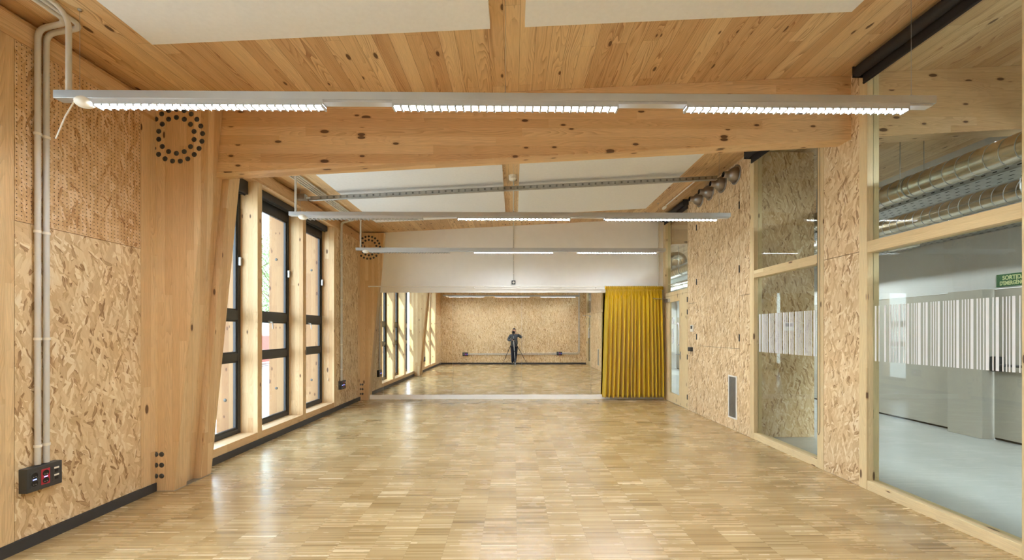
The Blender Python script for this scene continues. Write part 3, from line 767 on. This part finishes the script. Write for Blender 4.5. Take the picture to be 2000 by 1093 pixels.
# ------------------------------------------------------------------ corridor
XC = 6.93
MB().sbox(XC, XC+.12, YB-.3, 17.6, lambda x: 2.17, ceilz).build('wall_corridor', 'greywall', kind='structure')
MB().sbox(XR+.12, XC+.1, YB-.3, YB-.14, lambda x: -.1, ceilz).build('wall_corridor_near', 'greywall', kind='structure')
wd = [(-.9, .9), (.9, 3.3), (3.3, 5.85), (6.34, 8.7), (8.7, 12.2), (12.2, 17.5)]
for k, (a, b) in enumerate(wd):
    t = thing('sliding_panel', (XC+.05, (a+b)/2, 0), ['', '', 'greige door leaf with black push bar under the green sign', 'greige sliding panel beyond the boxed pillar in the corridor', 'greige corridor panel farther on', 'farthest greige corridor panel'][k] or 'greige corridor panel beside the camera end %s' % ('near' if k else 'back'), 'door panel', 'greige corridor panels')
    MB().box(XC+.02, XC+.06, a+.004, b-.004, .03, 2.165).build('panel', 'greige', t)
    MB().box(XC+.035, XC+.06, a, b, 0, .03).build('shadow_foot', 'dark', t)
# push bar
t = thing('push_bar', (XC, 5.3, 1.0), 'black panic push bar on the corridor door', 'push bar')
MB().box(XC-.07, XC+.02, 5.72, 5.83, .985, 1.2).build('lock_case', 'black', t, bevel=.01)
MB().tube([(XC-.05, 4.5, 1.08), (XC-.05, 5.8, 1.08)], .018, 10).build('bar', 'skirt', t)
one(MB().sbox(6.79, XC+.05, 5.86, 6.335, lambda x: 0, lambda x: 2.17), 'pillar_casing', 'greige', 'pale boxed pillar between the corridor panels', 'pillar casing', bevel=.004)

def sign(x, y0, y1, z0, z1, label, axis='X'):
    t = thing('exit_sign', (x, (y0+y1)/2, z0), label, 'exit sign')
    MB().box(x-.012, x, y0, y1, z0, z1).build('sign_plate', 'green', t)
    for k, (tx, sz, cz_) in enumerate((('SORTIDA', .072, .095), ("D'EMERG\u00c8NCIA", .066, .022))):
        cu = bpy.data.curves.new('lettering', 'FONT'); cu.body = tx; cu.size = sz; cu.extrude = .001; cu.offset = .0018
        cu.align_x = 'CENTER'
        tmp = bpy.data.objects.new('tmp', cu)
        me = bpy.data.meshes.new_from_object(tmp); bpy.data.objects.remove(tmp)
        o = bpy.data.objects.new('lettering', me); COL.objects.link(o); o.parent = t
        me.materials.clear(); me.materials.append(M['signtext'])
        o.rotation_euler = (PI/2, 0, -PI/2)
        o.scale = (.86 if k == 0 else .70, 1.15, 1)
        o.location = (-.0135, -.01, cz_)
        o['label'] = 'pale lettering'
    return t
sign(XC, 5.41, 5.795, 2.19, 2.365, 'green and cream SORTIDA sign high on the corridor wall')
t = thing('exit_sign', (5.6, 14.0, 2.6), 'tiny green exit sign seen through the pane above the door', 'exit sign')
MB().box(5.45, 5.75, 14.0, 14.02, 2.62, 2.80).build('sign_plate', 'green', t)
MB().box(5.48, 5.72, 13.996, 14.0, 2.65, 2.77).build('sign_face', 'signtext', t)

# closet box of strand board in the corridor
MB().box(XR+.121, 4.44, 6.0, 8.13, 0, 4.2).build('wall_closet', 'osb', kind='structure')
t = thing('switch_plate', (4.05, 6.0, 1.58), 'white double switch plate on the strand board behind the glass', 'switch plate')
MB().box(3.99, 4.13, 5.988, 6.0, 1.57, 1.69).build('plate', 'trimwhite', t)
for x in (4.005, 4.07): MB().box(x, x+.042, 5.985, 5.99, 1.63, 1.68).build('rocker', 'socket', t)

# ducts
DL = ['round spiral steel duct in the corridor, left one nearer the glass', 'round spiral steel duct in the corridor, right one by the far wall']
for k, (x, z) in enumerate(((4.62, 3.235), (6.03, 3.235))):
    t = thing('spiral_duct', (x, 7, z), DL[k], 'air duct', 'spiral ducts in the corridor')
    MB().tube([(x, YB+.05, z), (x, 17.4, z)], .128, 32).build('duct_pipe', 'duct', t)
    sp = []; 
    n = int(18/.125)
    pts = [(x+.1295*math.cos(2*PI*q/20), YB+.06+q/20*.125, z+.1295*math.sin(2*PI*q/20)) for q in range(20*n)]
    pts = [p for p in pts if p[1] < 17.3]
    MB().tube(pts, .0035, 4).build('spiral_seam', 'galv', t)
    for q in range(5):
        y = 1.5+q*3.2
        for s_ in (-.14, .14):
            if abs(y-4.24) > .3: MB().tube([(x+s_, y, z-.02), (x+s_, y, ceilz(x+s_))], .004, 6).build('hanger_rod', 'galv', t)
        MB().tube([(x+.133*math.cos(g), y, z+.133*math.sin(g)) for g in [2*PI*i/24 for i in range(25)]], .005, 5).build('hanger_ring', 'galv', t)
t = thing('spiral_duct', (5.2, 12.5, 3.2), 'curved steel duct elbow seen through the pane over the door', 'air duct')
MB().tube([(5.0, 13.2, 3.42), (5.0, 13.2, 4.02), (5.5, 13.2, 4.02), (5.5, 13.2, 3.42)], .12, 24, bend=.24).build('duct_pipe', 'duct', t)
def tray(x0, x1, z0, z1, lab):
    t = thing('cable_tray', ((x0+x1)/2, 7, z0), lab, 'cable tray', 'perforated cable trays in the corridor')
    MB().box(x0, x1, YB+.05, 17.3, z0, z0+.004).box(x0, x0+.004, YB+.05, 17.3, z0, z1).box(x1-.004, x1, YB+.05, 17.3, z0, z1).build('tray', 'galv', t)
    s = MB(); y = 1.0
    while y < 12:
        nn = max(2, int((x1-x0)/.1))
        for i in range(nn):
            xx = x0+(i+.5)*(x1-x0)/nn; s.box(xx-.008, xx+.008, y, y+.04, z0-.001, z0+.0001)
        s.box(x0-.001, x0+.0001, y, y+.035, z0+.02, z0+.032)
        y += .1
    s.build('slots', 'dark', t)
tray(4.78, 5.13, 3.11, 3.17, 'wide perforated cable tray between the two corridor ducts')
tray(6.50, 6.80, 2.97, 3.04, 'narrow perforated cable tray along the corridor wall')
# fill lamps added to brighten the corridor
for k, (x, y) in enumerate(((5.3, .4), (5.3, 2.75), (5.3, 8.4), (5.3, 12.0), (5.3, 15.2))):
    t = thing('corridor_fill_light', (x, y, 3.6), ['added linear fill light nearest the back wall', 'added linear fill light beside the near glass partition', 'added linear fill light behind the strand board closet', 'added linear fill light beyond the door', 'added linear fill light by the end window'][k], 'corridor light', 'added corridor fill lights')
    MB().box(x-.06, x+.06, y-.9, y+.9, 3.60, 3.66).build('housing', 'alu', t)
    MB().box(x-.055, x+.055, y-.88, y+.88, 3.594, 3.599).build('diffuser', 'corrfill', t)
    for s_ in (-.7, .7): MB().tube([(x, y+s_, 3.66), (x, y+s_, ceilz(x))], .0015, 5).build('suspension_wire', 'galv', t)
t = thing('emergency_light', (6.4, 6.6, 2.9), 'small white emergency lamp under the corridor cable tray', 'emergency light')
MB().box(6.42, 6.52, 6.5, 6.95, 2.93, 2.968).build('housing', 'cream', t, bevel=.005)
# corridor end with window
we = MB().box(XR+.12, 4.5, 17.4, 17.6, 0, 4.4).box(6.6, XC+.1, 17.4, 17.6, 0, 4.4).box(4.5, 6.6, 17.4, 17.6, 0, .75).box(4.5, 6.6, 17.4, 17.6, 3.1, 4.4)
we.build('wall_corridor_end', 'white', kind='structure')
w = struct('window_8', (5.5, 17.45, .75))
f = MB()
for x in (4.5, 5.2, 5.9, 6.54): f.box(x, x+.07, 17.45, 17.52, .75, 3.1)
f.box(4.5, 6.6, 17.45, 17.52, .75, .82).box(4.5, 6.6, 17.45, 17.52, 3.03, 3.1).build('window_frame', 'black', w)
MB().box(4.5, 6.6, 17.48, 17.488, .8, 3.05).build('pane', 'winglass', w)
MB().box(4.3, 6.8, 17.2, 17.41, .68, .74).build('window_sill', 'trimwhite', w)
one(MB().box(4.5, 6.6, 17.0, 17.38, .42, .50).box(4.52, 4.6, 17.0, 17.38, 0, .42).box(6.5, 6.58, 17.0, 17.38, 0, .42), 'bench', 'trimwhite', 'white bench below the corridor end window', 'bench')
MB().box(XR+.001, XR+.119, YF+.14, 17.6, 0, 4.19).build('wall_corridor_side', 'osb', kind='structure')

# ------------------------------------------------------------------ outdoors
MB().box(-60, -3.75, -30, 60, -.5, -.35).build('ground', 'asphalt', kind='structure')
MB().box(-4.6, -3.5, YB-.4, YF+.4, -.35, -.02).build('trim_20', 'render', kind='structure')
def tree(x, y, h, lab, seed):
    r = random.Random(seed)
    t = thing('tree', (x, y, -.35), lab, 'tree', 'street trees outside the windows')
    m = MB().tube([(x, y, -.35), (x+.1, y, 1.4), (x-.05, y+.1, 3.2), (x, y, h*.75)], [.17, .14, .11, .04], 9)
    tips = []
    for k in range(16):
        z = r.uniform(1.8, h*.72); a = r.uniform(0, 2*PI); L = r.uniform(1.0, 2.2)
        e = (x+L*math.cos(a), y+L*math.sin(a), z+r.uniform(.4, 1.5)); tips.append(e)
        m.tube([(x, y, z-.3), ((x+e[0])/2, (y+e[1])/2, (z+e[2])/2+.1), e], [.05, .03, .012], 6)
    m.build('trunk', 'bark', t)
    f = MB()
    for k in range(5200):
        e = r.choice(tips); d = [r.gauss(0, .5) for _ in range(3)]
        c = Vector((e[0]+d[0], e[1]+d[1], e[2]+d[2]*.8)); u = Vector([r.gauss(0, 1) for _ in range(3)]).normalized(); w_ = u.orthogonal().normalized(); s_ = r.uniform(.04, .075)
        f.add([c-u*s_, c+w_*s_*.5, c+u*s_, c-w_*s_*.5], [(0, 1, 2, 3)])
    f.build('foliage', 'leaf', t)
tree(-13.0, 20.0, 6.5, 'leafy tree outside seen through the middle window', 1)
tree(-16.0, 27.5, 7.5, 'tree outside seen through the window nearest the mirror', 2)
tree(-14.5, 11.6, 6.5, 'tree outside seen past the near column', 3)
tree(-12.0, -8.0, 7.0, 'tree outside reflected with the near windows', 4)
t = thing('street_fence', (-10, 14, -.35), 'metal railing along the street outside', 'fence')
MB().tube([(-10.2, 2, .75), (-10.2, 34, .75)], .03, 8).tube([(-10.2, 2, .2), (-10.2, 34, .2)], .02, 8).build('rail', 'galv', t)
for k in range(17): MB().tube([(-10.2, 2+k*2, -.35), (-10.2, 2+k*2, .78)], .03, 8).build('post', 'galv', t)
t = thing('parked_van', (-14.5, 23.2, -.35), 'small red and white vehicle on the street outside the windows', 'vehicle')
MB().prism([(-2.2, -.1), (2.2, -.1), (2.2, .7), (1.6, 1.45), (-2.1, 1.5), (-2.2, 1.3)], 0, -15.3, -13.7).v
vm = MB().prism([(21.0, -.1), (25.4, -.1), (25.4, .55), (24.7, .7), (24.1, 1.35), (21.1, 1.4), (21.0, 1.2)], 0, -15.3, -13.7); vm.build('body', 'redpaint', t, bevel=.06)
for y in (21.9, 24.5):
    for x in (-15.25, -13.75): MB().tube([(x-.1, y, -.05), (x+.1, y, -.05)], .3, 18).build('wheel', 'black', t)
t = thing('apartment_building', (-34, 30, -.4), 'pale apartment building across the street', 'building')
MB().box(-42, -30, 8, 52, -.4, 9).build('walls', 'render', t)
for i in range(8):
    for j in range(3): MB().box(-30.0, -29.92, 11+i*5, 12.6+i*5, 1+j*2.8, 2.5+j*2.8).build('window', 'black', t)

# ------------------------------------------------------------------ photographer and tripod
def skin_obj(name, mat, parent, verts, edges, radii, sub=2, root=0):
    o = WL(parent); me = bpy.data.meshes.new(name)
    me.from_pydata([(v[0]-o.x, v[1]-o.y, v[2]-o.z) for v in verts], edges, [])
    ob = bpy.data.objects.new(name, me); COL.objects.link(ob); ob.parent = parent
    sk = ob.modifiers.new('skin', 'SKIN'); sk.use_smooth_shade = True; sk.branch_smoothing = .6
    sv = me.skin_vertices[0].data if me.skin_vertices else None
    if sv is None:
        return ob
    for i, r in enumerate(radii):
        sv[i].radius = r if isinstance(r, tuple) else (r, r); sv[i].use_root = (i == root)
    s_ = ob.modifiers.new('sub', 'SUBSURF'); s_.levels = sub; s_.render_levels = sub
    me.materials.append(M[mat]); return ob
def ensure_skin(ob):
    pass
PX, PY = .03, -.36
def person():
    t = thing('person', (PX, PY, 0), 'person in dark jacket and jeans standing with a camera on a tripod', 'person')
    # jacket: torso and arms, one surface
    V = [(PX, PY, .84), (PX, PY, 1.08), (PX, PY, 1.24), (PX, PY-.01, 1.38), (PX, PY, 1.455),
         (PX-.17, PY, 1.40), (PX-.28, PY+.03, 1.16), (PX-.12, PY+.20, 1.17),
         (PX+.17, PY, 1.40), (PX+.36, PY+.06, 1.29), (PX+.17, PY+.17, 1.45)]
    E = [(0, 1), (1, 2), (2, 3), (3, 4), (3, 5), (5, 6), (6, 7), (3, 8), (8, 9), (9, 10)]
    R = [(.185, .135), (.18, .125), (.19, .13), (.185, .115), (.07, .065), (.085, .085), (.068, .068), (.045, .045), (.085, .085), (.068, .068), (.045, .045)]
    skin_obj('jacket', 'jacket', t, V, E, R)
    # legs
    V = [(PX, PY, .98), (PX-.085, PY, .82), (PX-.075, PY+.03, .48), (PX-.075, PY, .10), (PX+.085, PY, .82), (PX+.065, PY+.04, .48), (PX+.03, PY+.01, .10)]
    E = [(0, 1), (1, 2), (2, 3), (0, 4), (4, 5), (5, 6)]
    skin_obj('jeans', 'jeans', t, V, E, [(.15, .12), (.105, .105), (.075, .078), (.056, .06), (.105, .105), (.075, .078), (.056, .06)])
    for s_, dx in ((-.08, -.02), (.03, .03)):
        V = [(PX+s_, PY-.05, .055), (PX+s_, PY, .055), (PX+s_+dx, PY+.12, .04), (PX+s_+dx*1.3, PY+.18, .035)]
        skin_obj('shoe', 'shoe', t, V, [(0, 1), (1, 2), (2, 3)], [(.042, .042), (.048, .045), (.045, .032), (.034, .026)])
    # head with neck, nose, ears
    hx, hy, hz = PX, PY+.02, 1.60
    h = MB(); n, m = 28, 20; vs = []; fs = []
    for i in range(m+1):
        th = PI*i/m
        for k in range(n):
            ph = 2*PI*k/n; x = math.sin(th)*math.cos(ph); y = math.sin(th)*math.sin(ph); z = math.cos(th)
            r = 1.0
            if z < 0: x *= 1+.22*z; y *= 1+.05*z
            if y > .6: y = .6+(y-.6)*.75
            nose = math.exp(-((x/.16)**2+((z+.12)/.2)**2))*(.2 if y > 0 else 0)
            eye = sum(math.exp(-(((x-e)/.16)**2+((z-.05)/.11)**2)) for e in (-.38, .38))*(.09 if y > 0 else 0)
            mouth = math.exp(-((x/.3)**2+((z+.5)/.06)**2))*(.05 if y > 0 else 0)
            y += nose-eye-mouth
            vs.append((hx+.077*x, hy+.098*y, hz+.122*z))
    for i in range(m):
        for k in range(n): fs.append((i*n+k, (i+1)*n+k, (i+1)*n+(k+1) % n, i*n+(k+1) % n))
    h.add(vs, fs, True).ball((hx-.078, hy-.005, hz-.005), .012, .02, .032, 10, 8).ball((hx+.078, hy-.005, hz-.005), .012, .02, .032, 10, 8)
    h.tube([(hx, hy-.02, hz-.08), (hx, hy-.03, 1.43)], [.052, .058], 14)
    h.build('head', 'skin', t)
    MB().ball((hx-.03, hy+.082, hz+.008), .012, .008, .008, 10, 8).ball((hx+.03, hy+.082, hz+.008), .012, .008, .008, 10, 8).build('eyes', 'holes', t)
    hr = MB(); vs = []; fs = []
    for i in range(13):
        th = PI*.62*i/12
        for k in range(28):
            ph = 2*PI*k/28; x = math.sin(th)*math.cos(ph); y = math.sin(th)*math.sin(ph); z = math.cos(th)
            if y > .35 and z < .55: z = .55+(z-.55)*.12; 
            g = 1.10+.03*math.sin(ph*9+th*7)
            vs.append((hx+.079*x*g, hy-.004+.099*min(y, .86)*g, hz+.004+.122*z*g))
    for i in range(12):
        for k in range(28): fs.append((i*28+k, (i+1)*28+k, (i+1)*28+(k+1) % 28, i*28+(k+1) % 28))
    hr.add(vs, fs, True).build('hair', 'hair', t)
    # hands: palm plus five bent fingers each
    def hand(px, py, pz, dirv, curl, side, name):
        d = Vector(dirv).normalized(); up = Vector((0, 0, 1)); w_ = d.cross(up).normalized()*side; cu = Vector(curl).normalized()
        P0 = Vector((px, py, pz)); V = [P0, P0+d*.045, P0+d*.08]; E = [(0, 1), (1, 2)]; R = [(.026, .028), (.036, .022), (.034, .018)]
        L = [.072, .08, .075, .06]
        for q in range(4):
            b = P0+d*.085+w_*(-.027+.018*q)
            i0 = len(V); V += [b, b+d*L[q]*.45, b+d*L[q]*.6+cu*L[q]*.35, b+d*L[q]*.45+cu*L[q]*.7]
            E += [(2, i0), (i0, i0+1), (i0+1, i0+2), (i0+2, i0+3)]; R += [.0095, .009, .0085, .0075]
        i0 = len(V); b = P0+d*.03-w_*.034; V += [b, b+d*.03-w_*.02+cu*.012, b+d*.055-w_*.022+cu*.03]
        E += [(1, i0), (i0, i0+1), (i0+1, i0+2)]; R += [.012, .010, .0085]
        skin_obj(name, 'skin', t, V, E, R, 1)
    hand(PX-.12, PY+.20, 1.175, (.9, .35, .15), (0, .2, -1), 1, 'left_hand')
    hand(PX+.17, PY+.17, 1.455, (-.85, .45, .35), (-.2, -.9, .1), -1, 'right_hand')
person()
def tripod():
    t = thing('tripod', (0, -.12, 0), 'grey and black camera tripod standing in front of the photographer', 'tripod')
    ap = Vector((.0, -.12, 1.22))
    for k, (x, y) in enumerate(((.085, .50), (-.53, -.46), (.66, -.46))):
        e = Vector((x, y, .012)); s0 = ap+(e-ap).normalized()*.05; m1 = s0.lerp(e, .42); m2 = s0.lerp(e, .72)
        lg = MB().tube([s0, m1], .015, 10).tube([m1, m2], .012, 10).tube([m2, e], .009, 10).build('leg', 'galv' if k == 0 else 'cam', t)
        MB().tube([m1, m1+(e-m1).normalized()*.05], .019, 10).build('leg_lock', 'cam', lg)
        MB().tube([m2, m2+(e-m2).normalized()*.04], .016, 10).build('leg_lock', 'cam', lg)
        MB().ball((x, y, .014), .014, .014, .014, 10, 8).build('foot', 'cam', lg)
    MB().tube([(0, -.12, 1.0), (0, -.12, 1.38)], .014, 12).build('centre_column', 'galv', t)
    MB().lathe((0, -.12, 1.17), (0, 0, 1), [(0, 0), (.04, .0), (.05, .03), (.04, .07), (.0, .075)], 16).build('collar', 'cam', t)
    MB().ball((0, -.12, 1.41), .032, .032, .036).box(-.035, .035, -.155, -.085, 1.445, 1.465).build('ball_head', 'cam', t)
tripod()
c = thing('camera', (0, -.12, 1.466), 'black camera with a wide lens mounted on the tripod', 'camera')
MB().box(-.068, .068, -.165, -.095, 1.467, 1.585).prism([(-.03, 1.585), (.03, 1.585), (.02, 1.612), (-.02, 1.612)], 1, -.16, -.10).box(-.066, -.03, -.115, -.075, 1.48, 1.57).build('body', 'cam', c, bevel=.006)
MB().lathe((0, -.10, 1.55), (0, 1, 0), [(.036, 0), (.038, .02), (.038, .05), (.043, .055), (.043, .075), (.036, .076), (.032, .066)], 28).build('lens_barrel', 'cam', c)
MB().lathe((0, -.10, 1.55), (0, 1, 0), [(.034, .062), (.022, .070), (0, .074)], 24).build('front_glass', 'lens', c)

# ------------------------------------------------------------------ light
def area(name, loc, rot, sx, sy, power, col=(1, 1, 1)): pass
su = bpy.data.lights.new('sun', 'SUN'); su.energy = 4.0; su.angle = .01; su.color = (1, .93, .82)
so = bpy.data.objects.new('sun', su); COL.objects.link(so)
so.rotation_euler = Vector((.48, -1, -.93)).to_track_quat('-Z', 'Y').to_euler(); so.location = (-20, 30, 30)
W = bpy.data.worlds.new('sky'); S.world = W; W.use_nodes = True
nt = W.node_tree; nt.nodes.clear()
wo = nt.nodes.new('ShaderNodeOutputWorld'); bg = nt.nodes.new('ShaderNodeBackground')
tc = nt.nodes.new('ShaderNodeTexCoord'); sp = nt.nodes.new('ShaderNodeSeparateXYZ'); rp = nt.nodes.new('ShaderNodeValToRGB')
nt.links.new(tc.outputs['Generated'], sp.inputs[0]); nt.links.new(sp.outputs[2], rp.inputs[0])
rp.color_ramp.elements[0].position = 0; rp.color_ramp.elements[0].color = (.93, .97, 1, 1)
rp.color_ramp.elements[1].position = .7; rp.color_ramp.elements[1].color = (.62, .78, 1, 1)
nt.links.new(rp.outputs[0], bg.inputs[0]); bg.inputs[1].default_value = 3.4
nt.links.new(bg.outputs[0], wo.inputs[0])

# ------------------------------------------------------------------ camera, view
cam = bpy.data.cameras.new('view'); co = bpy.data.objects.new('view', cam); COL.objects.link(co)
co.location = (0, 0, 1.55); co.rotation_euler = (PI/2, 0, -.0108)
cam.sensor_width = 36; cam.lens = 14.4; cam.shift_x = -.0058; cam.shift_y = .05075; cam.clip_start = .01
S.camera = co
vs_ = S.view_settings; vs_.view_transform = 'Standard'; vs_.look = 'None'; vs_.gamma = 1; vs_.use_curve_mapping = False
vs_.exposure = 1.62
cy = S.cycles
cy.use_denoising = True
try: cy.denoiser = 'OPENIMAGEDENOISE'
except Exception: pass
cy.max_bounces = 10; cy.diffuse_bounces = 8; cy.glossy_bounces = 5; cy.transparent_max_bounces = 16; cy.transmission_bounces = 4
cy.sample_clamp_indirect = 8; cy.caustics_reflective = False; cy.caustics_refractive = False
